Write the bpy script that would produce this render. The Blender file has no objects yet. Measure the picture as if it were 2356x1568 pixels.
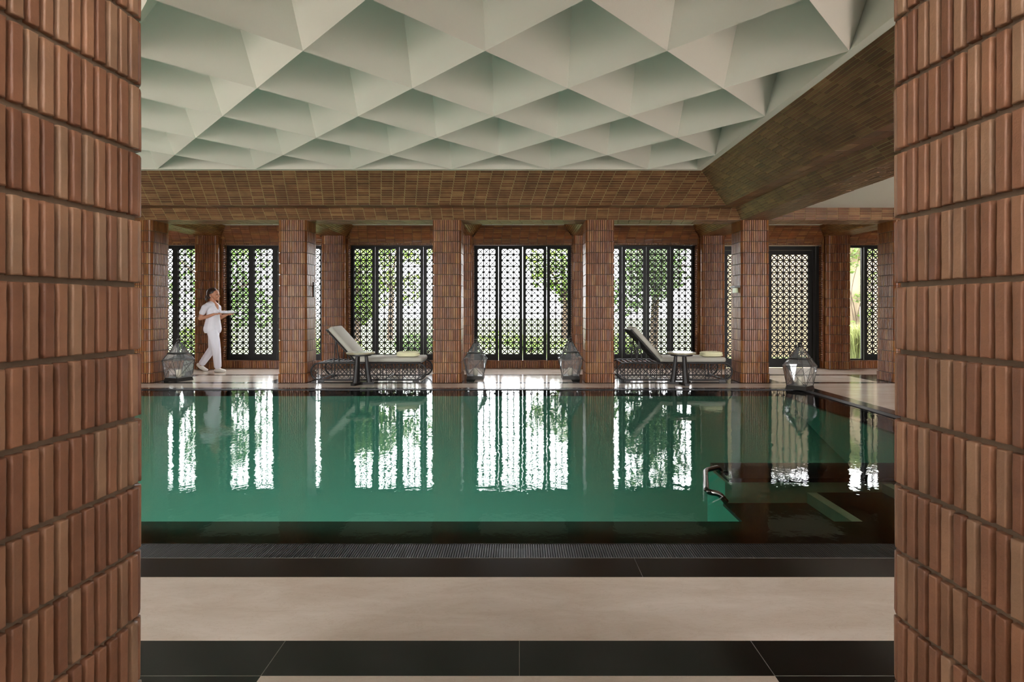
import bpy, math, random
from mathutils import Vector, Matrix
random.seed(7)
R = random.Random(11)
col = bpy.context.scene.collection
PI = math.pi

# ------------------------------------------------------------------ helpers
class MB:
    def __init__(s):
        s.v = []; s.f = []; s.m = []; s.sm = []; s.t = []
    def add(s, vs, fs, mat=0, smooth=False, tint=0.5):
        b = len(s.v)
        s.v.extend([tuple(p) for p in vs]); s.t.extend([tint] * len(vs))
        for f in fs:
            s.f.append([b + i for i in f]); s.m.append(mat); s.sm.append(smooth)
    def quad(s, a, b, c, d, mat=0, tint=0.5): s.add([a, b, c, d], [(0, 1, 2, 3)], mat, False, tint)
    def box(s, x0, x1, y0, y1, z0, z1, mat=0, tint=0.5, M=None):
        vs = [Vector((x, y, z)) for z in (z0, z1) for y in (y0, y1) for x in (x0, x1)]
        if M is not None: vs = [M @ p for p in vs]
        s.add(vs, [(0, 2, 3, 1), (4, 5, 7, 6), (0, 1, 5, 4), (2, 6, 7, 3), (0, 4, 6, 2), (1, 3, 7, 5)], mat, False, tint)
    def bar(s, p, q, w, d, up=Vector((0, 1, 0)), mat=0, tint=0.5):
        # box bar from p to q, width w across, depth d along 'up'
        p = Vector(p); q = Vector(q); a = (q - p); L = a.length
        if L < 1e-6: return
        a.normalize(); u = Vector(up); u = (u - a * u.dot(a)).normalized(); n = a.cross(u)
        vs = []
        for e in (p, q):
            for i, j in ((-1, -1), (1, -1), (1, 1), (-1, 1)):
                vs.append(e + n * (i * w / 2) + u * (j * d / 2))
        s.add(vs, [(0, 1, 2, 3), (7, 6, 5, 4), (0, 4, 5, 1), (1, 5, 6, 2), (2, 6, 7, 3), (3, 7, 4, 0)], mat, False, tint)
    def tube(s, pts, r, n=8, mat=0, closed=False, caps=True):
        pts = [Vector(p) for p in pts]; k = len(pts)
        rs = r if isinstance(r, (list, tuple)) else [r] * k
        rings = []; prev = None
        for i, p in enumerate(pts):
            a = pts[(i - 1) % k] if (closed or i > 0) else p
            b = pts[(i + 1) % k] if (closed or i < k - 1) else p
            t = (b - a).normalized()
            if prev is None:
                prev = Vector((0, 0, 1)) if abs(t.z) < .9 else Vector((1, 0, 0))
            u = (prev - t * prev.dot(t))
            if u.length < 1e-5: u = t.orthogonal()
            u.normalize(); w = t.cross(u); prev = u
            rings.append([p + (u * math.cos(2 * PI * j / n) + w * math.sin(2 * PI * j / n)) * rs[i] for j in range(n)])
        vs = [q for rg in rings for q in rg]; fs = []
        for i in range(k if closed else k - 1):
            for j in range(n):
                a = i * n + j; b = i * n + (j + 1) % n; c = ((i + 1) % k) * n + (j + 1) % n; d = ((i + 1) % k) * n + j
                fs.append((a, b, c, d))
        s.add(vs, fs, mat, True)
        if caps and not closed:
            s.add(rings[0], [tuple(reversed(range(n)))], mat); s.add(rings[-1], [tuple(range(n))], mat)
    def lathe(s, prof, c=(0, 0, 0), n=24, mat=0, smooth=True):
        vs = []; fs = []; k = len(prof)
        for r, z in prof:
            for j in range(n):
                a = 2 * PI * j / n; vs.append((c[0] + r * math.cos(a), c[1] + r * math.sin(a), c[2] + z))
        for i in range(k - 1):
            for j in range(n):
                fs.append((i * n + j, i * n + (j + 1) % n, (i + 1) * n + (j + 1) % n, (i + 1) * n + j))
        s.add(vs, fs, mat, smooth)
    def sphere(s, c, r, sc=(1, 1, 1), n=14, m=9, mat=0, rot=None):
        vs = []; fs = []
        c = Vector(c)
        for i in range(m + 1):
            th = PI * i / m
            for j in range(n):
                ph = 2 * PI * j / n
                p = Vector((r * sc[0] * math.sin(th) * math.cos(ph), r * sc[1] * math.sin(th) * math.sin(ph), r * sc[2] * math.cos(th)))
                if rot is not None: p = rot @ p
                vs.append(c + p)
        for i in range(m):
            for j in range(n):
                fs.append((i * n + j, (i + 1) * n + j, (i + 1) * n + (j + 1) % n, i * n + (j + 1) % n))
        s.add(vs, fs, mat, True)
    def chain(s, pts, rs, sc=(1, 1, 1), n=12, m=8):
        for i in range(len(pts) - 1):
            a = Vector(pts[i]); b = Vector(pts[i + 1]); L = (b - a).length
            k = max(1, int(L / (min(rs[i], rs[i + 1]) * .3)))
            for j in range(k + 1):
                f = j / k; s.sphere(a.lerp(b, f), rs[i] * (1 - f) + rs[i + 1] * f, sc, n, m)
    def build(s, name, mats, parent=None, loc=None, tint=False):
        me = bpy.data.meshes.new(name)
        me.from_pydata(s.v, [], s.f)
        if not isinstance(mats, (list, tuple)): mats = [mats]
        for m in mats: me.materials.append(m)
        me.polygons.foreach_set('material_index', s.m)
        me.polygons.foreach_set('use_smooth', s.sm)
        if tint:
            a = me.attributes.new('tint', 'FLOAT', 'POINT'); a.data.foreach_set('value', s.t)
        me.update()
        o = bpy.data.objects.new(name, me); col.objects.link(o)
        if parent: o.parent = parent
        if loc: o.location = loc
        return o

def tag(o, label=None, cat=None, group=None, kind=None):
    if label: o['label'] = label
    if cat: o['category'] = cat
    if group: o['group'] = group
    if kind: o['kind'] = kind
    return o
def empty(name, loc=(0, 0, 0), rz=0, label=None, cat=None, group=None, kind=None):
    o = bpy.data.objects.new(name, None); col.objects.link(o)
    o.empty_display_size = .1; o.location = loc; o.rotation_euler = (0, 0, rz)
    return tag(o, label, cat, group, kind)
def copy_tree(o, parent=None):
    c = o.copy(); col.objects.link(c); c.parent = parent
    for ch in list(o.children): copy_tree(ch, c)
    return c
def place(o, loc, rz=0, label=None, group=None):
    o.location = loc; o.rotation_euler = (0, 0, rz)
    if label: o['label'] = label
    if group: o['group'] = group
    return o

# ------------------------------------------------------------------ materials
def srgb(r, g, b):
    f = lambda c: (c / 255 / 12.92) if c / 255 <= .04045 else ((c / 255 + .055) / 1.055) ** 2.4
    return (f(r), f(g), f(b), 1)
def newmat(name):
    m = bpy.data.materials.new(name); m.use_nodes = True
    nt = m.node_tree; b = nt.nodes['Principled BSDF']; return m, nt, b
def nd(nt, typ, **kw):
    n = nt.nodes.new(typ)
    for k, v in kw.items():
        if k in n.inputs: n.inputs[k].default_value = v
        else: setattr(n, k, v)
    return n
def mixc(nt, fac, a, b, blend='MIX'):
    n = nt.nodes.new('ShaderNodeMix'); n.data_type = 'RGBA'; n.blend_type = blend
    for s, v in ((n.inputs[0], fac), (n.inputs[6], a), (n.inputs[7], b)):
        if hasattr(v, 'links') or hasattr(v, 'is_output'): nt.links.new(v, s)
        else: s.default_value = v
    return n.outputs[2]
def simple(name, c, rough=.5, metal=0, noise=0, nscale=20, bump=0, bscale=60, spec=.5, sheen=0):
    m, nt, b = newmat(name)
    b.inputs['Roughness'].default_value = rough; b.inputs['Metallic'].default_value = metal
    b.inputs['Specular IOR Level'].default_value = spec
    if sheen: b.inputs['Sheen Weight'].default_value = sheen
    b.inputs['Base Color'].default_value = c
    if noise:
        tc = nd(nt, 'ShaderNodeTexCoord'); n = nd(nt, 'ShaderNodeTexNoise', Scale=nscale, Detail=5.0)
        nt.links.new(tc.outputs['Object'], n.inputs['Vector'])
        d = tuple(x * (1 - noise) for x in c[:3]) + (1,)
        e = tuple(min(1, x * (1 + noise)) for x in c[:3]) + (1,)
        nt.links.new(mixc(nt, n.outputs['Fac'], d, e), b.inputs['Base Color'])
    if bump:
        tc = nd(nt, 'ShaderNodeTexCoord'); n = nd(nt, 'ShaderNodeTexNoise', Scale=bscale, Detail=4.0)
        nt.links.new(tc.outputs['Object'], n.inputs['Vector'])
        bp = nd(nt, 'ShaderNodeBump', Strength=1.0, Distance=bump)
        nt.links.new(n.outputs['Fac'], bp.inputs['Height']); nt.links.new(bp.outputs['Normal'], b.inputs['Normal'])
    return m

def brick_mat(name, cols, mortar, rough=.42, bump=.0012, mott=.35, scale=9, spec=.5):
    m, nt, b = newmat(name)
    at = nd(nt, 'ShaderNodeAttribute', attribute_name='tint')
    cr = nd(nt, 'ShaderNodeValToRGB'); cr.color_ramp.interpolation = 'LINEAR'
    els = cr.color_ramp.elements
    while len(els) < len(cols): els.new(.5)
    for i, c in enumerate(cols):
        els[i].position = i / (len(cols) - 1); els[i].color = c
    nt.links.new(at.outputs['Fac'], cr.inputs['Fac'])
    tc = nd(nt, 'ShaderNodeTexCoord')
    n = nd(nt, 'ShaderNodeTexNoise', Scale=float(scale), Detail=7.0, Roughness=.65)
    nt.links.new(tc.outputs['Object'], n.inputs['Vector'])
    mr = nd(nt, 'ShaderNodeMapRange'); mr.inputs[1].default_value = .3; mr.inputs[2].default_value = .7
    mr.inputs[3].default_value = 1 - mott; mr.inputs[4].default_value = 1 + mott
    nt.links.new(n.outputs['Fac'], mr.inputs[0])
    lt = nd(nt, 'ShaderNodeMath', operation='LESS_THAN'); lt.inputs[1].default_value = 0.0
    nt.links.new(at.outputs['Fac'], lt.inputs[0])
    base = mixc(nt, lt.outputs[0], cr.outputs['Color'], mortar)
    vm = nd(nt, 'ShaderNodeVectorMath', operation='SCALE')
    nt.links.new(base, vm.inputs[0]); nt.links.new(mr.outputs[0], vm.inputs['Scale'])
    nt.links.new(vm.outputs[0], b.inputs['Base Color'])
    r = nd(nt, 'ShaderNodeMath', operation='MULTIPLY_ADD'); r.inputs[1].default_value = .4; r.inputs[2].default_value = rough
    nt.links.new(lt.outputs[0], r.inputs[0]); nt.links.new(r.outputs[0], b.inputs['Roughness'])
    b.inputs['Specular IOR Level'].default_value = spec
    n2 = nd(nt, 'ShaderNodeTexNoise', Scale=130.0, Detail=5.0, Roughness=.7)
    n3 = nd(nt, 'ShaderNodeTexNoise', Scale=22.0, Detail=3.0)
    nt.links.new(tc.outputs['Object'], n2.inputs['Vector']); nt.links.new(tc.outputs['Object'], n3.inputs['Vector'])
    ad = nd(nt, 'ShaderNodeMath', operation='MULTIPLY_ADD'); ad.inputs[1].default_value = 2.5
    nt.links.new(n3.outputs['Fac'], ad.inputs[0]); nt.links.new(n2.outputs['Fac'], ad.inputs[2])
    bp = nd(nt, 'ShaderNodeBump', Strength=1.0, Distance=bump)
    nt.links.new(ad.outputs[0], bp.inputs['Height']); nt.links.new(bp.outputs['Normal'], b.inputs['Normal'])
    return m

M = {}
M['brick_near'] = brick_mat('terracotta_brick_near', [srgb(118, 77, 54), srgb(134, 91, 65), srgb(140, 96, 69), srgb(149, 105, 76), srgb(150, 116, 88), srgb(121, 78, 52)], srgb(112, 94, 74), .5, .0010, .22, 7)
M['brick'] = brick_mat('terracotta_brick', [srgb(108, 58, 28), srgb(120, 68, 33), srgb(124, 72, 35), srgb(130, 78, 38), srgb(142, 96, 50), srgb(112, 61, 29)], srgb(78, 62, 42), .38, .0010, .25, 6, .45)
M['brick_cove'] = brick_mat('terracotta_brick_cove', [srgb(96, 62, 40), srgb(108, 68, 44), srgb(112, 72, 46), srgb(114, 74, 48), srgb(118, 78, 50), srgb(140, 102, 68), srgb(100, 62, 40)], srgb(156, 140, 100), .45, .0008, .28, 4)
M['plaster'] = simple('white_plaster', srgb(230, 230, 222), .85, bump=.0006, bscale=90)
M['roof'] = simple('roof_concrete', srgb(150, 148, 142), .9)

def marble():
    m, nt, b = newmat('beige_marble')
    tc = nd(nt, 'ShaderNodeTexCoord')
    mp = nd(nt, 'ShaderNodeMapping'); mp.inputs['Rotation'].default_value = (0, 0, .5); mp.inputs['Scale'].default_value = (1.2, 4.0, 1)
    nt.links.new(tc.outputs['Object'], mp.inputs['Vector'])
    n = nd(nt, 'ShaderNodeTexNoise', Scale=1.6, Detail=8.0, Roughness=.62, Distortion=.6)
    nt.links.new(mp.outputs[0], n.inputs['Vector'])
    cr = nd(nt, 'ShaderNodeValToRGB'); e = cr.color_ramp.elements
    e[0].position = .3; e[0].color = srgb(204, 188, 172); e[1].position = .7; e[1].color = srgb(226, 214, 202)
    nt.links.new(n.outputs['Fac'], cr.inputs['Fac'])
    w = nd(nt, 'ShaderNodeTexNoise', Scale=5.0, Detail=10.0, Roughness=.7, Distortion=1.5)
    nt.links.new(mp.outputs[0], w.inputs['Vector'])
    cr2 = nd(nt, 'ShaderNodeValToRGB'); e = cr2.color_ramp.elements
    e[0].position = .485; e[0].color = (1, 1, 1, 1); e[1].position = .5; e[1].color = (.80, .72, .64, 1)
    x = e.new(.515); x.color = (1, 1, 1, 1)
    nt.links.new(w.outputs['Fac'], cr2.inputs['Fac'])
    nt.links.new(mixc(nt, .5, cr.outputs[0], cr2.outputs[0], 'MULTIPLY'), b.inputs['Base Color'])
    b.inputs['Roughness'].default_value = .17
    return m
M['marble'] = marble()
M['granite'] = simple('black_granite', srgb(26, 24, 23), .16, noise=.3, nscale=60, spec=.35)
M['grout'] = simple('pale_grout', srgb(120, 116, 108), .8)
M['grate'] = simple('dark_grating', srgb(28, 26, 26), .45, spec=.3)
M['dark_tile'] = simple('dark_pool_tile', srgb(40, 24, 19), .3, noise=.3, nscale=12)
M['pool_tile'] = simple('turquoise_pool_tile', srgb(144, 218, 200), .5, noise=.05, nscale=.8)
M['pool_stone'] = simple('pale_pool_stone', srgb(238, 238, 214), .5, noise=.1, nscale=6)

def water():
    m = bpy.data.materials.new('pool_water'); m.use_nodes = True; nt = m.node_tree; nt.nodes.clear()
    out = nd(nt, 'ShaderNodeOutputMaterial')
    tc = nd(nt, 'ShaderNodeTexCoord')
    n1 = nd(nt, 'ShaderNodeTexNoise', Scale=7.0, Detail=3.0, Roughness=.5, Distortion=.3)
    n2 = nd(nt, 'ShaderNodeTexNoise', Scale=26.0, Detail=2.0, Roughness=.5)
    n3 = nd(nt, 'ShaderNodeTexNoise', Scale=.55, Detail=1.0)
    for n in (n1, n2, n3): nt.links.new(tc.outputs['Object'], n.inputs['Vector'])
    # ripples come in patches: amplitude modulated by a broad noise
    amp = nd(nt, 'ShaderNodeMapRange'); amp.inputs[1].default_value = .38; amp.inputs[2].default_value = .62
    amp.inputs[3].default_value = .10; amp.inputs[4].default_value = .40
    nt.links.new(n3.outputs['Fac'], amp.inputs[0])
    mu = nd(nt, 'ShaderNodeMath', operation='MULTIPLY'); nt.links.new(n2.outputs['Fac'], mu.inputs[0]); nt.links.new(amp.outputs[0], mu.inputs[1])
    ad = nd(nt, 'ShaderNodeMath', operation='ADD'); nt.links.new(mu.outputs[0], ad.inputs[0]); nt.links.new(n1.outputs['Fac'], ad.inputs[1])
    bp = nd(nt, 'ShaderNodeBump', Strength=1.0, Distance=.0009)
    nt.links.new(ad.outputs[0], bp.inputs['Height'])
    fr = nd(nt, 'ShaderNodeFresnel', IOR=1.33); nt.links.new(bp.outputs[0], fr.inputs['Normal'])
    tr = nd(nt, 'ShaderNodeBsdfTransparent'); tr.inputs['Color'].default_value = (.76, .95, .90, 1)
    gl = nd(nt, 'ShaderNodeBsdfGlossy', Roughness=.0); nt.links.new(bp.outputs[0], gl.inputs['Normal'])
    mx = nd(nt, 'ShaderNodeMixShader')
    nt.links.new(fr.outputs[0], mx.inputs[0]); nt.links.new(tr.outputs[0], mx.inputs[1]); nt.links.new(gl.outputs[0], mx.inputs[2])
    nt.links.new(mx.outputs[0], out.inputs['Surface'])
    return m
M['water'] = water()
def glass(name, tintc=(.93, .95, .95, 1), base=.06, whiten=0):
    m = bpy.data.materials.new(name); m.use_nodes = True; nt = m.node_tree; nt.nodes.clear()
    out = nd(nt, 'ShaderNodeOutputMaterial')
    lw = nd(nt, 'ShaderNodeFresnel', IOR=1.5)
    ma = nd(nt, 'ShaderNodeMath', operation='ADD'); ma.inputs[1].default_value = base; nt.links.new(lw.outputs[0], ma.inputs[0])
    tr = nd(nt, 'ShaderNodeBsdfTransparent'); tr.inputs['Color'].default_value = tintc
    gl = nd(nt, 'ShaderNodeBsdfGlossy', Roughness=.03)
    mx = nd(nt, 'ShaderNodeMixShader')
    nt.links.new(ma.outputs[0], mx.inputs[0]); nt.links.new(tr.outputs[0], mx.inputs[1]); nt.links.new(gl.outputs[0], mx.inputs[2])
    if whiten:  # white diffuse share mixed in to brighten the dark glass
        df = nd(nt, 'ShaderNodeBsdfDiffuse'); df.inputs['Color'].default_value = (.8, .84, .85, 1)
        tl = nd(nt, 'ShaderNodeBsdfTranslucent'); tl.inputs['Color'].default_value = (.8, .84, .85, 1)
        a1 = nd(nt, 'ShaderNodeMixShader'); a1.inputs[0].default_value = .5; nt.links.new(df.outputs[0], a1.inputs[1]); nt.links.new(tl.outputs[0], a1.inputs[2])
        a2 = nd(nt, 'ShaderNodeMixShader'); a2.inputs[0].default_value = whiten; nt.links.new(mx.outputs[0], a2.inputs[1]); nt.links.new(a1.outputs[0], a2.inputs[2]); mx = a2
    nt.links.new(mx.outputs[0], out.inputs['Surface'])
    return m
M['glass'] = glass('lantern_glass', (.98, .99, .99, 1), .06, .08)
M['pane'] = glass('window_glass', (.97, .98, .98, 1), .0)
M['shutter'] = simple('dark_stained_timber', srgb(17, 14, 10), .5, noise=.25, nscale=8, spec=.25)
M['rattan'] = simple('dark_rattan', srgb(22, 16, 13), .5, noise=.3, nscale=30)
M['tablewood'] = simple('dark_table_wood', srgb(22, 17, 14), .48, noise=.3, nscale=20)
M['tabletop'] = simple('honed_stone_tabletop', srgb(150, 140, 112), .25, noise=.15, nscale=12)
M['cushion'] = simple('grey_canvas_cushion', srgb(176, 171, 158), .9, bump=.0006, bscale=300)
M['tie'] = simple('beige_cord', srgb(140, 126, 100), .9)
M['towel'] = simple('cream_towelling', srgb(224, 218, 178), .95, bump=.004, bscale=90)
M['lantern_metal'] = simple('dark_lantern_metal', srgb(52, 50, 47), .4, .6, noise=.2)
M['candle'] = simple('ivory_wax', srgb(222, 212, 188), .6)
M['chrome'] = simple('polished_steel', srgb(90, 88, 84), .18, 1)
M['skin'] = simple('skin', srgb(186, 128, 98), .5, noise=.06)
M['hair'] = simple('dark_brown_hair', srgb(44, 28, 22), .4, noise=.3, nscale=60)
M['cotton'] = simple('white_cotton', srgb(232, 230, 238), .85, bump=.002, bscale=28)
M['shoe'] = simple('off_white_leather', srgb(226, 220, 210), .5)
M['tray'] = simple('white_porcelain', srgb(236, 236, 238), .2)
M['eye'] = simple('dark_eye', srgb(20, 15, 12), .2)
M['fixture'] = simple('pale_plastic', srgb(190, 200, 160), .4)
M['lawn'] = simple('lawn_grass', srgb(74, 92, 34), .9, noise=.35, nscale=3)
M['bark'] = simple('tree_bark', srgb(70, 56, 42), .9, noise=.3)
M['garden_wall'] = simple('cream_render', srgb(120, 106, 84), .9, noise=.05)
def leafmat(name, c):
    m, nt, b = newmat(name)
    at = nd(nt, 'ShaderNodeAttribute', attribute_name='tint')
    d = tuple(x * .6 for x in c[:3]) + (1,); e = tuple(min(1, x * 1.5) for x in c[:3]) + (1,)
    cc = mixc(nt, at.outputs['Fac'], d, e)
    nt.links.new(cc, b.inputs['Base Color']); b.inputs['Roughness'].default_value = .5
    tr = nd(nt, 'ShaderNodeBsdfTranslucent'); nt.links.new(cc, tr.inputs['Color'])
    mx = nd(nt, 'ShaderNodeMixShader'); mx.inputs[0].default_value = .45
    out = nt.nodes['Material Output']
    nt.links.new(b.outputs[0], mx.inputs[1]); nt.links.new(tr.outputs[0], mx.inputs[2]); nt.links.new(mx.outputs[0], out.inputs['Surface'])
    return m
M['leaf'] = leafmat('garden_leaf', srgb(84, 108, 38))
M['leaf_b'] = leafmat('garden_leaf_deep', srgb(66, 92, 40))
M['grassblade'] = leafmat('ornamental_grass_blade', srgb(120, 126, 76))

# ------------------------------------------------------------------ brickwork
RB = random.Random(5)
def brick(mb, o, U, V, N, u0, u1, v0, v1, dep, bev, tint, jit=0.0, hi=False):
    """one brick lying on a surface: base rectangle at depth 0, face at depth dep with bevelled arrises"""
    if u1 - u0 < .006 or v1 - v0 < .006: return
    P = lambda u, v, n: o + U * u + V * v + N * n
    if not hi:
        j = lambda: RB.uniform(-jit, jit)
        dd = dep + j()
        b = min(bev, (u1 - u0) * .3, (v1 - v0) * .3)
        vs = [P(u0, v0, 0), P(u1, v0, 0), P(u1, v1, 0), P(u0, v1, 0),
              P(u0 + b, v0 + b, dd + j()), P(u1 - b, v0 + b, dd + j()), P(u1 - b, v1 - b, dd + j()), P(u0 + b, v1 - b, dd + j())]
        mb.add(vs, [(4, 5, 6, 7), (0, 1, 5, 4), (1, 2, 6, 5), (2, 3, 7, 6), (3, 0, 4, 7)], 0, False, tint)
        return
    # detailed brick: perimeter loop of rounded rectangle, wobbling edges, three levels
    tilt = RB.uniform(-jit, jit); tilt2 = RB.uniform(-jit, jit); dd = dep + RB.uniform(-jit, jit)
    nu, nv = 2, 9
    def loop(ins, h):
        pts = []
        a0, a1, b0, b1 = u0 + ins, u1 - ins, v0 + ins, v1 - ins
        for i in range(nu): pts.append((a0 + (a1 - a0) * i / nu, b0))
        for i in range(nv): pts.append((a1, b0 + (b1 - b0) * i / nv))
        for i in range(nu): pts.append((a1 - (a1 - a0) * i / nu, b1))
        for i in range(nv): pts.append((a0, b1 - (b1 - b0) * i / nv))
        return [(p[0], p[1], h) for p in pts]
    n = 2 * (nu + nv)
    wob = [(RB.uniform(-1, 1) * .0007, RB.uniform(-1, 1) * .0008) for _ in range(n)]
    vs = []
    for ins, h, w in ((0, 0, 1), (0.0004, dd - bev, 1), (bev * .35, dd - bev * .3, 1), (bev * 1.1, dd, .6)):
        for i, (u, v, h2) in enumerate(loop(ins, h)):
            tt = ((u - u0) / (u1 - u0) - .5) * tilt * 2 + ((v - v0) / (v1 - v0) - .5) * tilt2 if h > 0 else 0
            vs.append(P(u + wob[i][0] * w, v + wob[i][1] * w, h2 + tt))
    fs = []
    for k in range(3):
        for i in range(n):
            fs.append((k * n + i, k * n + (i + 1) % n, (k + 1) * n + (i + 1) % n, (k + 1) * n + i))
    mb.add(vs, fs, 0, True, tint)
    top = vs[3 * n:]
    mb.add(top, [tuple(range(n))], 0, False, tint)

def panel(mb, P0, P1, Q0, Q1, inward, bl=.175, rh=.05, joint=.005, dep=.006, bev=.002, drift=0.0, jit=.0015, axis=None, backing=.0):
    """trapezoid wall of bricks laid in rows parallel to P0-P1; P = lower edge, Q = upper edge; inward = a vector on the visible side"""
    P0, P1, Q0, Q1 = map(Vector, (P0, P1, Q0, Q1))
    U = (P1 - P0).normalized(); V0 = (Q0 - P0); V = (V0 - U * V0.dot(U)); H = V.length; V.normalize()
    N = U.cross(V)
    flip = N.dot(Vector(inward)) < 0
    if flip: N = -N
    o = P0
    du0 = (Q0 - P0).dot(U); L = (P1 - P0).length; du1 = (Q1 - P1).dot(U)
    tmp = MB()
    tmp.add([P0, P1, Q1, Q0], [(0, 1, 2, 3)], 0, False, -1.0)
    rows = max(1, round(H / rh)); rh = H / rows
    off = P0.dot(U)
    for r in range(rows):
        v0 = r * rh + joint / 2; v1 = (r + 1) * rh - joint / 2
        f = (r + .5) / rows
        a = du0 * f; b = L + du1 * f
        ph = drift * r - off
        k0 = math.floor((a - ph) / bl)
        k = k0
        while True:
            s = ph + k * bl; e = s + bl; k += 1
            if s >= b: break
            s2 = max(s + joint / 2, a); e2 = min(e - joint / 2, b)
            brick(tmp, o, U, V, N, s2, e2, v0, v1, dep, bev, RB.random(), jit)
    mb.v_off = len(mb.v)
    b0 = len(mb.v); mb.v.extend(tmp.v); mb.t.extend(tmp.t)
    for f, m_, s_ in zip(tmp.f, tmp.m, tmp.sm):
        mb.f.append([b0 + i for i in (reversed(f) if flip else f)]); mb.m.append(m_); mb.sm.append(s_)

def column_mesh(w, d, H, z0, pitch, bp=.035, hi=False, base=.010, rad=.05):
    """brick column with rounded corners: upright bricks in stacked courses round a mortar core; origin at foot centre"""
    mb = MB()
    dep = .015
    hx, hy = w / 2 - rad, d / 2 - rad
    segs = []            # straight runs and quarter turns, anticlockwise from the lower left
    q = rad * PI / 2
    runs = [((-hx, -d / 2), (1, 0), 2 * hx), ((w / 2, -hy), (0, 1), 2 * hy), ((hx, d / 2), (-1, 0), 2 * hx), ((-w / 2, hy), (0, -1), 2 * hy)]
    cen = [(hx, -hy), (hx, hy), (-hx, hy), (-hx, -hy)]
    total = 4 * (hx + hy) + 4 * q
    def P(s):
        s = s % total
        for k in range(4):
            (x, y), (dx, dy), L = runs[k]
            if s <= L: return Vector((x + dx * s, y + dy * s, 0)), Vector((dy, -dx, 0))
            s -= L
            if s <= q:
                a = math.atan2(-dx, dy) + s / rad
                n = Vector((math.cos(a), math.sin(a), 0))
                return Vector((cen[k][0], cen[k][1], 0)) + n * rad, n
            s -= q
        return P(0)
    n = round(total / bp); p = total / n
    m = 64; ring = [P(total * k / m) for k in range(m)]
    core = [r[0] - r[1] * dep for r in ring]
    mb.add([c for c in core] + [c + Vector((0, 0, H)) for c in core], [(k, (k + 1) % m, m + (k + 1) % m, m + k) for k in range(m)], 0, True, -1.0)
    jj = .0098 if hi else .0062; jv = .0130 if hi else .007
    zs = [0] + [z0 + pitch * i for i in range(200) if z0 + pitch * i < H - .04] + [H]
    off = runs[0][2] / 2 - p * round(runs[0][2] / 2 / p)
    for ci in range(len(zs) - 1):
        za, zb = zs[ci] + jv / 2, zs[ci + 1] - jv / 2
        ex = base if ci == 0 else 0
        for k in range(n):
            jt = RB.uniform(-.001, .001) if hi else 0
            a, na = P(off + k * p + jj / 2 + jt); b, nb = P(off + (k + 1) * p - jj / 2)
            N = (na + nb).normalized(); U = (b - a).normalized(); L = (b - a).length
            # chord brick, its back sunk to the core
            o = a + Vector((0, 0, 0)) - N * dep
            brick(mb, o, U, Vector((0, 0, 1)), N, 0, L, za, zb, dep + ex, .0032 if hi else .0022, RB.random(), .0012 if hi else .0014, hi)
    return mb

# grid of column centres
PITCH = 2.465
CX = [-8.555, -6.09, -3.625, -1.16, 1.29, 3.768, 6.21, 8.675]
YF0, YF1 = 8.66, 9.115        # far column row
YN0, YN1 = .985, 1.44         # near column row
ZS = 2.60                     # soffit of the brick beams
far_names = [None,
  ('brick column at the left edge of the view, beside the leftmost lantern', 1),
  ('brick column between the walking woman and the left sun lounger', 1),
  ('brick column between the left sun lounger and the middle pair of lanterns', 1),
  ('brick column between the middle pair of lanterns and the right sun lounger', 1),
  ('brick column between the right sun lounger and the lantern at the pool corner', 1),
  ('brick column at the far right, half hidden by the near right pier', 1)]
cm = column_mesh(.455, .455, ZS, .15, .175)
proto = cm.build('brick_column', M['brick'], tint=True)
tag(proto, far_names[1][0], 'column', 'brick columns along the far side of the pool')
for i in range(1, 7):
    o = proto if i == 1 else copy_tree(proto)
    place(o, (CX[i], (YF0 + YF1) / 2, 0), 0, far_names[i][0])
# near piers framing the view
nm = column_mesh(.455, .455, ZS, .041, .174, hi=True)
pl = nm.build('brick_pier', M['brick_near'], tint=True)
tag(pl, 'close-up terracotta brick pier filling the left edge of the view', 'column', 'near brick piers framing the pool')
th = math.radians(3.1)
def pier_at(o, sx, a, xf):
    # inner far corner (sx side) at (xf, 1.44)
    lc = Vector((sx * .2275, .2275, 0)); rot = Matrix.Rotation(a, 3, 'Z'); p = rot @ lc
    o.location = (xf - p.x, 1.462 - p.y, 0); o.rotation_euler = (0, 0, a)
pier_at(pl, 1, -th, -.992)
pr = copy_tree(pl); pr['label'] = 'close-up terracotta brick pier filling the right edge of the view'
pier_at(pr, -1, th, .983)
for i in (2, 5):   # their neighbours in the same row, just out of view, carry the near beam
    pass

# ------------------------------------------------------------------ coves and beams
XL, XR = -8.8, 9.0            # side walls
prof = [(0, ZS), (.16, 2.76), (.40, 2.76), (.96, 3.14)]
def cove(name, pfun, inn, rc=.044, bl=.175, jt=.010):
    mb = MB()
    for i in range(3):
        (t0, z0), (t1, z1) = prof[i], prof[i + 1]
        a0, a1 = pfun(t0, z0); b0, b1 = pfun(t1, z1)
        rh = (.037, .12, rc)[i]
        panel(mb, a0, a1, b0, b1, inn(i), bl, rh, (.007,.007,jt)[i], .003, .001, drift=(.0, 0, .010)[i], jit=.0008)
    o = mb.build(name, M['brick_cove'], tint=True); tag(o, kind='structure'); return o
BX0 = 3.54; BX1 = 3.995       # long beam on the right
cove('trim_1', lambda t, z: (Vector((XL, YF0 - t, z)), Vector((BX0 - t, YF0 - t, z))), lambda i: Vector((0, -.3, -1)))
cove('trim_2', lambda t, z: (Vector((BX0 - t, YN1 + t, z)), Vector((BX0 - t, YF0 - t, z))), lambda i: Vector((-.3, 0, -1)), .034, .20, .006)
cove('trim_3', lambda t, z: (Vector((XL, YN1 + t, z)), Vector((BX0 - t, YN1 + t, z))), lambda i: Vector((0, .3, -1)))
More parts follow.
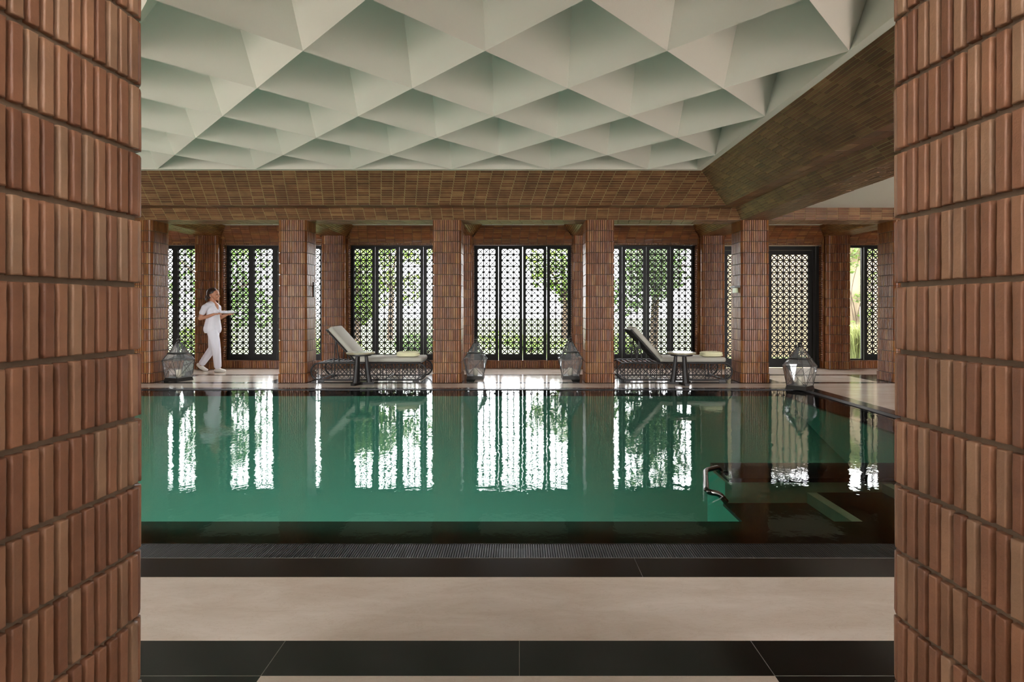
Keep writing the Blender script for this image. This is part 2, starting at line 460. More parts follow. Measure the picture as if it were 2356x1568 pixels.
# soffits
mb = MB()
panel(mb, (XL, YF0, ZS), (XR, YF0, ZS), (XL, YF1, ZS), (XR, YF1, ZS), (0, 0, -1), .175, .035, drift=.006)
o = mb.build('trim_4', M['brick_cove'], tint=True); tag(o, kind='structure')
mb = MB()
panel(mb, (BX0, YN1, ZS), (BX0, YF0, ZS), (BX1, YN1, ZS), (BX1, YF0, ZS), (0, 0, -1), .175, .035)
panel(mb, (BX1, YN1, ZS), (BX1, YF0, ZS), (BX1, YN1, 2.79), (BX1, YF0, 2.79), (1, 0, 0), .175, .037)
o = mb.build('trim_5', M['brick_cove'], tint=True); tag(o, kind='structure')
mb = MB()   # near row soffit, and the upright faces of the far beam over the right aisle
panel(mb, (XL, YN0, ZS), (XR, YN0, ZS), (XL, YN1, ZS), (XR, YN1, ZS), (0, 0, -1), .175, .05)
panel(mb, (XL, YN0, ZS), (XR, YN0, ZS), (XL, YN0, 2.79), (XR, YN0, 2.79), (0, -1, 0), .175, .05)
o = mb.build('trim_6', M['brick_cove'], tint=True); tag(o, kind='structure')
mb = MB()
panel(mb, (BX1, YF0, ZS), (XR, YF0, ZS), (BX1, YF0, 2.79), (XR, YF0, 2.79), (0, -1, 0), .175, .037)
o = mb.build('trim_7', M['brick_cove'], tint=True); tag(o, kind='structure')

# aisle behind the far columns: transverse beams with sloped sides, sloped backs
YB = 10.70                    # inner face of the window wall
mb = MB()
ZC = 2.78; INS = .21
for i, cx in enumerate(CX):
    xa, xb = cx - .2275, cx + .2275
    panel(mb, (xa, YF1, ZS), (xa, YB, ZS), (xb, YF1, ZS), (xb, YB, ZS), (0, 0, -1), .175, .035)
    if i < len(CX) - 1:
        x0 = xb; x1 = CX[i + 1] - .2275
        panel(mb, (x0, YF1, ZS), (x0, YB - .04, ZS), (x0 + INS, YF1 + INS, ZC), (x0 + INS, YB - .25, ZC), (1, 0, -1), .175, .035)
        panel(mb, (x1, YF1, ZS), (x1, YB - .04, ZS), (x1 - INS, YF1 + INS, ZC), (x1 - INS, YB - .25, ZC), (-1, 0, -1), .175, .035)
        panel(mb, (x0, YF1, ZS), (x1, YF1, ZS), (x0 + INS, YF1 + INS, ZC), (x1 - INS, YF1 + INS, ZC), (0, 1, -1), .175, .035)
        panel(mb, (x0, YB - .03, 2.55), (x1, YB - .03, 2.55), (x0 + INS, YB - .25, ZC), (x1 - INS, YB - .25, ZC), (0, -1, -1), .175, .045, drift=.006)
o = mb.build('trim_8', M['brick'], tint=True); tag(o, kind='structure')

# ------------------------------------------------------------------ white ceilings
mb = MB()
Z0 = 3.14
Sx = 1.378; Sy = 1.406; DEEP = .92
XE = 2.496; YE = 4.11 + .703 * 5          # right and far edges of the pyramid field
YNE = 4.11 - .703 * 2 - .0
def pyr(cx, cy):
    L = (cx - Sx / 2, cy); Rr = (cx + Sx / 2, cy); Nn = (cx, cy - Sy / 2); F = (cx, cy + Sy / 2); A = Vector((cx, cy, Z0 + DEEP))
    V3 = lambda p: Vector((p[0], p[1], Z0))
    e = 1e-4
    right_cut = cx > XE - e; far_cut = cy > YE - e; near_cut = cy < YNE + e
    tris = [(L, F, 'lf'), (F, Rr, 'rf'), (Rr, Nn, 'rn'), (Nn, L, 'ln')]
    for a, b, k in tris:
        if right_cut and k[0] == 'r': continue
        if far_cut and k[1] == 'f': continue
        if near_cut and k[1] == 'n': continue
        mb.add([V3(a), V3(b), A], [(0, 1, 2)], 0)
    if right_cut: mb.add([V3(Nn) if not near_cut else V3((cx, cy)), V3(F) if not far_cut else V3((cx, cy)), A], [(0, 1, 2)], 0)
    if far_cut: mb.add([V3(L), V3(Rr) if not right_cut else V3((cx, cy)), A], [(0, 1, 2)], 0)
    if near_cut: mb.add([V3(L), V3(Rr) if not right_cut else V3((cx, cy)), A], [(0, 1, 2)], 0)
r = -2
while True:
    cy = 4.11 + .703 * r
    if cy > YE + .01: break
    # row r even: vertices at x = 1.118 + k*Sx ; cell centres are offset by half
    base = 1.118 + (Sx / 2 if r % 2 == 0 else 0)
    k = 3
    while True:
        cx = base + k * Sx
        k -= 1
        if cx > XE + .01: continue
        if cx < XL - .2: break
        pyr(cx, cy)
    r += 1
mb.quad((XL, YE, Z0), (XE, YE, Z0), (XE, 7.71, Z0), (XL, 7.71, Z0))
mb.quad((XE, YN1, Z0), (2.59, YN1, Z0), (2.59, 7.71, Z0), (XE, 7.71, Z0))
mb.quad((XL, 2.35, Z0), (XE, 2.35, Z0), (XE, YNE, Z0), (XL, YNE, Z0))
o = mb.build('ceiling', M['plaster']); tag(o, kind='structure')
mb = MB()
mb.quad((XL, YF1, ZC), (XR, YF1, ZC), (XR, YB + .3, ZC), (XL, YB + .3, ZC))
mb.quad((BX1, YN1, 2.79), (XR, YN1, 2.79), (XR, YF0, 2.79), (BX1, YF0, 2.79))
mb.quad((XL, -.7, 2.79), (XR, -.7, 2.79), (XR, YN0, 2.79), (XL, YN0, 2.79))
o = mb.build('ceiling', M['plaster']); tag(o, kind='structure')
mb = MB(); mb.box(XL - .3, XR + .3, -1.0, 11.2, 4.3, 4.5)  # unseen roof slab, added to keep sky light from leaking in
o = mb.build('ceiling', M['roof']); tag(o, kind='structure')

# ------------------------------------------------------------------ floor and pool
PX0, PX1, PY0, PY1 = XL + 0.0, 4.08, 2.762, 7.95
def fm(x, y):
    if x < PX1 and PY0 < y < PY1: return None
    # grating / granite curbs
    if x < PX1 + .30 and 2.604 < y < 8.03 + .0 and not (x < PX1 and PY0 < y < PY1):
        if x < PX1 + .12 and 2.604 < y < 8.03: return 2
        return 1
    if x < PX1 + .30 and 2.42 < y < 8.14: return 1
    if 1.958 < y < 2.42 or 8.14 < y < 8.59: return 0
    if 1.771 < y < 1.958 or 8.59 < y < 8.75 or 9.61 < y < 9.74: return 1
    if y < 1.771 and y > .6:
        for c in ((-1.4, .557), (1.4, .567), (-3.9, .43), (3.77, .43), (6.21, .43)):
            if abs(x - c[0]) < c[1]: return 1
        return 0
    if 8.75 < y < 9.61:
        for c in CX:
            if abs(x - c) < .43: return 1
    return 0
xs = {XL, XR, PX1, PX1 + .12, PX1 + .30}
ys = {-.7, .6, 1.771, 1.958, 2.42, 2.604, 2.762, 7.95, 8.03, 8.14, 8.59, 8.75, 9.61, 9.74, YB + .2}
for c in CX: xs |= {c - .43, c + .43}
for c in ((-1.4, .557), (1.4, .567), (-3.9, .43), (3.77, .43), (6.21, .43)): xs |= {c[0] - c[1], c[0] + c[1]}
xs = sorted(x for x in xs if XL <= x <= XR); ys = sorted(ys)
mb = MB(); gm = MB()
for i in range(len(xs) - 1):
    for j in range(len(ys) - 1):
        m_ = fm((xs[i] + xs[i + 1]) / 2, (ys[j] + ys[j + 1]) / 2)
        if m_ is None: continue
        if m_ == 2: continue
        mb.box(xs[i], xs[i + 1], ys[j], ys[j + 1], -.04, 0, m_)
# thin pale joints in the granite and marble
for x in (-1.67, -.843, 0.0, .833, 1.67, 2.5):
    mb.box(x - .0012, x + .0012, 1.771, 1.958, -.01, .0006, 2)
mb.box(-5, -.843, 1.7695, 1.772, -.01, .0006, 2); mb.box(.833, 5, 1.7695, 1.772, -.01, .0006, 2)
mb.box(XL, PX1, 2.603, 2.606, -.01, .0008, 2)
for x in (-2.1, .55, 3.2): mb.box(x - .0008, x + .0008, 2.42, 2.604, -.01, .0004, 2)
o = mb.build('floor', [M['marble'], M['granite'], M['grout']]); tag(o, kind='structure')

def grate(name, x0, x1, y0, y1, along_x, label):
    t = empty(name, (0, 0, 0), 0, label, 'drain cover', 'overflow grates round the pool')
    g = MB()
    if along_x:
        n = int((x1 - x0) / .012)
        for k in range(n):
            x = x0 + .012 * k; g.box(x, x + .0085, y0 + .004, y1 - .004, -.02, -.001)
    else:
        n = int((y1 - y0) / .012)
        for k in range(n):
            y = y0 + .012 * k; g.box(x0 + .004, x1 - .004, y, y + .0085, -.02, -.001)
    g.build('slats', M['grate'], t)
    e = MB()
    e.box(x0, x1, y0, y0 + .004, -.03, 0); e.box(x0, x1, y1 - .004, y1, -.03, 0); e.box(x0, x1, y0, y1, -.04, -.022)
    e.build('rim', M['grate'], t)
grate('drain_grate', XL, PX1 + .12, 2.604, 2.762, True, 'dark slotted overflow grate along the near edge of the pool')
grate('drain_grate', XL, PX1 + .12, 7.95, 8.03, True, 'thin dark slotted overflow grate along the far edge of the pool')
grate('drain_grate', PX1, PX1 + .12, 2.762, 7.95, False, 'dark slotted overflow grate along the right edge of the pool')

# pool basin
ZW = -.008; ZCOP = -.035; CW = .376; DP = -.80; POOL_FILL_W = 66
t = empty('swimming_pool', (0, 0, 0), 0, 'long indoor pool of green water set flush in the marble floor', 'pool')
mb = MB()
ax0, ax1, ay0, ay1 = PX0, PX1 - CW, PY0 + CW, PY1 - CW
NS = 28
def bz(v): return ZCOP + (DP - ZCOP) * (math.sin(min(1, v) * PI / 2) ** .9)
ysb = [ay1 - (ay1 - ay0) * k / NS for k in range(NS + 1)]
vs = []
for y in ysb:
    z = bz((ay1 - y) / 3.2); vs += [(ax0, y, z), (ax1, y, z)]
mb.add(vs, [(2 * k, 2 * k + 2, 2 * k + 3, 2 * k + 1) for k in range(NS)], 0, True)
mb.quad((ax0, ay0, DP), (ax0, ay0, ZCOP), (ax1, ay0, ZCOP), (ax1, ay0, DP))
mb.quad((ax1, ay0, DP), (ax1, ay0, ZCOP), (ax1, ay1, ZCOP), (ax1, ay1, DP))
mb.quad((ax0, ay0, DP), (ax0, ay1, DP), (ax0, ay1, ZCOP), (ax0, ay0, ZCOP))
mb.build('basin', M['pool_tile'], t)
mb = MB()
for (a, b, c, d) in ((PX0, PX1, PY0, ay0), (PX0, PX1, ay1, PY1), (ax1, PX1, ay0, ay1)):
    mb.box(a, b, c, d, ZCOP - .02, ZCOP)
mb.build('coping', M['dark_tile'], t)
mb = MB(); nx, ny = 1, 1
mb.quad((PX0, PY0, ZW), (PX1, PY0, ZW), (PX1, PY1, ZW), (PX0, PY1, ZW))
mb.build('water_surface', M['water'], t)

mb = MB(); mb.box(1.50, ax1, 3.886, 4.27, -.05, -.02); mb.build('ledge', M['dark_tile'], t)
mb = MB(); mb.box(1.475, ax1, 3.895, 4.26, DP, -.051); mb.m[4] = 1; mb.build('ledge_wall', [M['pool_stone'], M['pool_tile']], t)
for k, (x0, x1, z) in enumerate(((1.46, 2.06, -.20), (2.06, 2.60, -.125), (2.60, ax1, -.062))):
    mb = MB(); mb.box(x0 + (.07 if k else 0), x1, 3.14, 3.894, z - .02, z); mb.build('tread', M['dark_tile'], t)
    mb = MB(); mb.box(x0 + .001, x0 + .069 if k else x0 + .01, 3.14, 3.894, (-.20 if k else DP), z - (0 if k else .021)); mb.build('riser', M['pool_stone'] if k else M['pool_tile'], t)

mb = MB()
def arcpts(pts, r=.05, n=5):
    pts = [Vector(p) for p in pts]; out = [pts[0]]
    for i in range(1, len(pts) - 1):
        a = (pts[i - 1] - pts[i]).normalized(); b = (pts[i + 1] - pts[i]).normalized()
        rr = min(r, (pts[i - 1] - pts[i]).length * .45, (pts[i + 1] - pts[i]).length * .45)
        s = pts[i] + a * rr; e = pts[i] + b * rr
        for k in range(n + 1):
            f = k / n; out.append(s.lerp(pts[i], f).lerp(pts[i].lerp(e, f), f))
    out.append(pts[-1]); return out
t = empty('grab_rail', (0, 0, 0), 0, 'bent metal grab rail at the end of the submerged ledge', 'rail')
mb.tube(arcpts([(1.505, 4.04, -.03), (1.47, 4.02, .02), (1.331, 3.887, .035), (1.19, 3.457, .03), (1.286, 3.488, .004), (1.33, 3.495, -.05)], .05), .018, 12)
mb.build('tube', M['chrome'], t)
mb = MB(); mb.lathe([(0, 0), (.034, 0), (.034, .006), (.0, .006)], (1.515, 4.04, -.02), 16)
mb.build('flange', M['chrome'], t)

# lamps added in the near pool wall, out of view, to brighten the water
for k in range(5):
    x = -7.6 + 1.9 * k
    t = empty('added_pool_lamp', (x, ay0 + .002, -.40), 0, 'round lamp added under water in the near pool wall, %s from the left' % ('first', 'second', 'third', 'fourth', 'fifth', 'sixth')[k], 'lamp', 'added submerged pool lamps')
    lm = MB(); lm.lathe([(0, .004), (.09, .004), (.10, .012), (.11, .012), (.11, 0)], n=20)
    lo = lm.build('bezel', M['chrome'], t); lo.rotation_euler = (-PI / 2, 0, 0)
    ld = bpy.data.lights.new('pool_fill_light', 'SPOT'); ld.energy = POOL_FILL_W; ld.shadow_soft_size = .08; ld.spot_size = math.radians(130); ld.spot_blend = 1; ld.color = (.95, 1, .97)
    ll = bpy.data.objects.new('pool_fill_light', ld); col.objects.link(ll); ll.parent = t; ll.location = (0, .03, 0); ll.rotation_euler = (math.radians(68), 0, 0)

# ------------------------------------------------------------------ walls
def bayx(i): return (CX[i] + CX[i + 1]) / 2
HW = .975; WZ0, WZ1 = .15, 2.43
mb = MB(); plain = MB()
for i, cx in enumerate(CX):
    a = cx - (PITCH / 2 - HW); b = cx + (PITCH / 2 - HW)
    a = (bayx(i - 1) + HW) if i > 0 else XL; b = (bayx(i) - HW) if i < len(CX) - 1 else XR
    plain.box(a, b, YB, YB + .28, 0, 2.55)
    panel(mb, (a, YB, 0), (a, YB, 2.56), (b, YB, 0), (b, YB, 2.56), (0, -1, 0), .175, .035)
    for x, s in ((a, -1), (b, 1)):       # jambs: bricks on edge give the toothed outline
        panel(mb, (x, YB, WZ0), (x, YB + .15, WZ0), (x, YB, WZ1), (x, YB + .15, WZ1), (s, 0, 0), .15, .036, .010, .014, .003)
for i in range(len(CX) - 1):
    c = bayx(i); a, b = c - HW, c + HW
    if i != 5:
        plain.box(a, b, YB, YB + .28, 0, WZ0)
        # upright bricks below the sill
        panel(mb, (a, YB, .0), (a, YB, .15), (b, YB, .0), (b, YB, .15), (0, -1, 0), .15, .035, .006, .008)
        mb.box(a, b, YB - .006, YB + .2, .149, .156, 0, .3)
    # moulded head courses
    panel(mb, (a, YB - .008, WZ1), (b, YB - .008, WZ1), (a, YB - .008, WZ1 + .035), (b, YB - .008, WZ1 + .035), (0, -1, 0), .036, .035, .009, .012, .002)
    panel(mb, (a, YB, WZ1 + .035), (b, YB, WZ1 + .035), (a, YB - .03, WZ1 + .12), (b, YB - .03, WZ1 + .12), (0, -1, 0), .175, .030, .010, .010)
plain.box(XL, XR, YB, YB + .28, 2.432, 4.35); plain.box(XL, XR, YB - .028, YB, 2.552, 2.80)
o = plain.build('wall_back', M['brick'], tint=True); tag(o, kind='structure')
o2 = mb.build('brickwork', M['brick'], o, tint=True)
# pilasters
pm = MB()
H = ZS
pmesh = column_mesh(.455, .125, ZS, .15, .175)
pp = pmesh.build('brick_pilaster', M['brick'], tint=True); tag(pp, 'x', 'pilaster', 'brick pilasters between the screened windows')
plab = {1: 'ribbed brick pilaster behind the walking woman', 2: 'brick pilaster in the window wall above the head of the left sun lounger',
        3: 'brick pilaster left of the middle window, behind the left lantern of the pair', 4: 'brick pilaster right of the middle window, behind the right lantern of the pair',
        5: 'brick pilaster in the window wall behind the foot of the right sun lounger', 6: 'ribbed brick pilaster right of the lattice door'}
for i in range(1, 7):
    o = pp if i == 1 else copy_tree(pp)
    place(o, (CX[i], 10.598, 0), 0, plab[i])
# side walls and the unseen rear wall, bay openings sized to light ceiling and piers
SIDE = []
for nm_, xa, xb in (('wall_left', XL - .25, XL), ('wall_right', XR, XR + .25)):
    mb = MB(); mb.box(xa, xb, -.95, 11.0, -.05, .0); mb.box(xa, xb, -.95, 11.0, 2.45, 4.4)
    e = -.95
    for a, b in SIDE: mb.box(xa, xb, e, a, 0, 2.45); e = b
    mb.box(xa, xb, e, 11.0, 0, 2.45)
    o = mb.build(nm_, M['brick']); tag(o, kind='structure')
mb = MB()
RZ = 2.5
mb.box(XL, XR, -.9, -.65, RZ, 4.4); mb.box(XL, XR, -.9, -.65, -.05, .0)
for i in range(8):
    mb.box(max(XL, CX[i] - .24), min(XR, CX[i] + .24), -.9, -.65, 0, RZ)
for i in range(7): mb.box(CX[i] + .24, CX[i + 1] - .24, -.9, -.65, 0, {0: .9, 1: .4, 2: RZ, 3: 2.08, 4: RZ, 5: .4, 6: .9}[i])
o = mb.build('wall_front', M['brick']); tag(o, kind='structure')

# ------------------------------------------------------------------ lattice shutters
def lattice(mb, x0, z0, cw, ch, nc, nr, t=.0205, d=.010):
    W = cw * nc; H = ch * nr
    for i in range(nc + 1): mb.box(x0 + i * cw - t / 2, x0 + i * cw + t / 2, -d / 2, d / 2, z0, z0 + H)
    for j in range(nr + 1): mb.box(x0, x0 + W, -d / 2 - .001, d / 2 + .001, z0 + j * ch - t / 2, z0 + j * ch + t / 2)
    for k in range(-nr, nc):     # rising diagonals, clipped
        a0 = max(0, k); a1 = min(nc, k + nr)
        if a1 > a0:
            mb.bar((x0 + a0 * cw, -.006, z0 + (a0 - k) * ch), (x0 + a1 * cw, -.006, z0 + (a1 - k) * ch), t * .95, d)
            mb.bar((x0 + a0 * cw, .006, z0 + H - (a0 - k) * ch), (x0 + a1 * cw, .006, z0 + H - (a1 - k) * ch), t * .95, d)
YW = 10.85
LW = .474; LH = 2.258
def make_leaf(w, h, cw, ch, nc, nr, zb):
    t = empty('lattice_shutter')
    f = MB(); x0 = (w - cw * nc) / 2; z0 = zb; z1 = zb + ch * nr; d = .022
    f.box(0, x0, -d, d, 0, h); f.box(w - x0, w, -d, d, 0, h)
    f.box(x0, w - x0, -d, d, 0, z0); f.box(x0, w - x0, -d, d, z1, h)
    f.box(x0 - .012, x0, -d - .008, -d, z0 - .012, z1 + .012); f.box(w - x0, w - x0 + .012, -d - .008, -d, z0 - .012, z1 + .012)
    f.build('frame', M['shutter'], t)
    l = MB(); lattice(l, x0, z0, cw, ch, nc, nr); l.build('lattice', M['shutter'], t)
    return t
leaf = make_leaf(LW, LH, .121, .1172, 3, 18, .105)
leaf['category'] = 'shutter'
used = False
order = ['leftmost', 'second from left', 'second from right', 'rightmost']
bayname = {0: 'window left of the walking woman', 1: 'window right of the walking woman',
           2: 'window behind the left lounger', 3: 'middle window between two lanterns', 4: 'window behind the right lounger',
           6: 'far right window with clear pane'}
wn = 1
for i in (0, 1, 2, 3, 4, 6):
    c = bayx(i)
    w = empty('window_%d' % wn, (c, YW, WZ0), 0, kind='structure'); wn += 1
    fr = MB()
    fr.box(-HW, -HW + .018, -.04, .05, .0, 2.28); fr.box(HW - .018, HW, -.04, .05, 0, 2.28)
    fr.box(-HW, HW, -.04, .05, 2.262, 2.28); fr.box(-HW, HW, -.04, .05, .002, .008)
    fr.build('window_frame', M['shutter'], w)
    ks = range(4)
    gap = .0
    for k in ks:
        if i == 6 and k == 0: continue
        if i == 0 and k < 1: continue
        o = leaf if not used else copy_tree(leaf); used = True
        slack = (2 * HW - .036 - 4 * LW)   # small slits of daylight between leaves
        x = c - HW + .018 + k * (LW + slack / 3.0)
        if i in (0, 1): x = c - HW + .018 + k * (LW + slack / 3.0 * .25)
        place(o, (x - (.0 if i != 6 else .09), YW, WZ0 + .008), 0, '%s dark lattice shutter of the %s' % (order[k], bayname[i]), 'dark timber lattice shutters')
    if i == 6:
        g = MB(); g.box(-HW + .018, -HW + .34, .0, .004, .03, 2.26); g.build('pane', M['pane'], w)
        g = MB(); g.box(-HW + .018, -HW + .085, -.03, .02, .008, 2.262); g.box(-HW + .352, -HW + .385, -.03, .02, .008, 2.262)
        g.box(-HW + .085, -HW + .352, -.03, .02, .008, .03); g.box(-HW + .085, -HW + .352, -.03, .02, 2.24, 2.262)
        g.build('casement', M['shutter'], w)
# lattice door
c = 4.955
w = empty('door_1', (c, YW, 0), 0, kind='structure')
fr = MB(); fr.box(-.93, -.88, -.05, .05, 0, 2.42); fr.box(.88, .93, -.05, .05, 0, 2.42); fr.box(.945, 1.02, -.05, .05, 0, 2.42); fr.box(-.88, .88, -.05, .05, 2.34, 2.42)
fr.build('door_frame', M['shutter'], w)
for s, nm_ in ((-1, 'left'), (1, 'right')):
    lf = MB(); x0 = -.875 if s < 0 else .005; ww = .87; lx = x0 + (ww - .738) / 2
    lf.box(x0, lx, -.022, .022, .01, 2.335); lf.box(x0 + ww - (lx - x0), x0 + ww, -.022, .022, .01, 2.335)
    lf.box(lx, lx + .738, -.022, .022, .01, .177); lf.box(lx, lx + .738, -.022, .022, .177 + 17 * .1225, 2.335)
    lo = lf.build('door_leaf', M['shutter'], w)
    l = MB(); lattice(l, lx, .177, .123, .1225, 6, 17); l.build('lattice', M['shutter'], lo)
    h = MB(); h.bar((.03 * s, -.045, 1.12), (.03 * s, -.045, 1.24), .014, .012, (0, 1, 0)); h.box(.03 * s - .008, .03 * s + .008, -.05, -.02, 1.17, 1.19)
    h.build('door_handle', M['lantern_metal'], lo)

# ------------------------------------------------------------------ lanterns
def make_lantern():
    t = empty('glass_lantern')
    b = .145; zb0, zb1, zs, zr, zt = .0, .055, .335, .435, .60
    m = MB()
    bt = b - .012
    m.add([(-b, -b, 0), (b, -b, 0), (b, b, 0), (-b, b, 0), (-bt, -bt, zb1), (bt, -bt, zb1), (bt, bt, zb1), (-bt, bt, zb1)],
          [(3, 2, 1, 0), (4, 5, 6, 7), (0, 1, 5, 4), (1, 2, 6, 5), (2, 3, 7, 6), (3, 0, 4, 7)])
    m.build('base', M['lantern_metal'], t)
    sq = [Vector((x * bt, y * bt, zb1)) for x, y in ((-1, -1), (1, -1), (1, 1), (-1, 1))]
    A, B = .195, .115
    sh = [Vector(p) for p in ((-B, -A, zs), (B, -A, zs), (A, -B, zs), (A, B, zs), (B, A, zs), (-B, A, zs), (-A, B, zs), (-A, -B, zs))]
    def octo(a, z): return [Vector((p.x * a / A, p.y * a / A, z)) for p in sh]
    rg = octo(.128, zr); tp = octo(.036, zt)
    fr = MB()
    e = .0030
    def st(p, q, r=e): fr.tube([p, q], r, 6)
    for i in range(4):
        p, q = sq[i], sq[(i + 1) % 4]; a, b2 = sh[2 * i], sh[2 * i + 1]
        st(p, a); st(q, b2); st(p, b2, .0023); st(q, a, .0023)
        st(q, sh[(2 * i + 2) % 8])
    for i in range(8):
        st(sh[i], sh[(i + 1) % 8]); st(sh[i], rg[i]); st(rg[i], tp[i])
    fr.build('frame', M['lantern_metal'], t)
    rb = MB(); o1 = octo(.136, zr - .008); o2 = octo(.136, zr + .010)
    rb.tube([(p.x, p.y, zr) for p in octo(.131, zr)], .0095, 6, closed=True)
    rb.build('collar', M['lantern_metal'], t)
    g = MB()
    for i in range(4):
        p, q = sq[i], sq[(i + 1) % 4]; a, b2 = sh[2 * i], sh[2 * i + 1]
        g.add([p, q, b2, a], [(0, 1, 2, 3)]); g.add([q, sh[(2 * i + 2) % 8], b2], [(0, 1, 2)])
    for i in range(8):
        j = (i + 1) % 8
        g.add([sh[i], sh[j], rg[j], rg[i]], [(0, 1, 2, 3)]); g.add([rg[i], rg[j], tp[j], tp[i]], [(0, 1, 2, 3)])
    g.build('glass', M['glass'], t)
    c = MB(); c.lathe([(0, zt - .006), (.040, zt - .004), (.034, zt + .004), (.026, zt + .012), (.026, zt + .048), (.030, zt + .052), (.030, zt + .058), (.012, zt + .066), (0, zt + .068)], n=16)
    c.build('cap', M['lantern_metal'], t)
    h = MB(); h.tube([(.020 * math.cos(a), 0, zt + .082 + .020 * math.sin(a)) for a in [2 * PI * k / 16 for k in range(16)]], .0035, 6, closed=True)
    h.build('ring', M['lantern_metal'], t)
    k = MB(); k.lathe([(0, zb1), (.038, zb1), (.038, zb1 + .115), (.034, zb1 + .12), (0, zb1 + .116)], n=20); cd = k.build('candle', M['candle'], t)
    k = MB(); k.tube([(0, 0, zb1 + .114), (.001, 0, zb1 + .128)], .0012, 5); k.build('wick', M['eye'], cd)
    return t
lan = make_lantern(); lan['category'] = 'lantern'
for i, (x, y, rz, lb, s) in enumerate((
        (-5.60, 8.93, -.35, 'glass lantern beside the brick column at the left edge', 1.03),
        (-.742, 9.20, 0, 'glass lantern left of the middle window, beside the column by the left lounger', 1.0),
        (.862, 9.20, .0, 'glass lantern right of the middle window, beside the column by the right lounger', 1.03),
        (4.14, 8.02, .72, 'glass lantern standing alone at the far right corner of the pool', 1.03))):
    o = lan if i == 0 else copy_tree(lan)
    place(o, (x, y, 0), rz, lb, 'glass candle lanterns on the deck'); o.scale = (s, s, s)

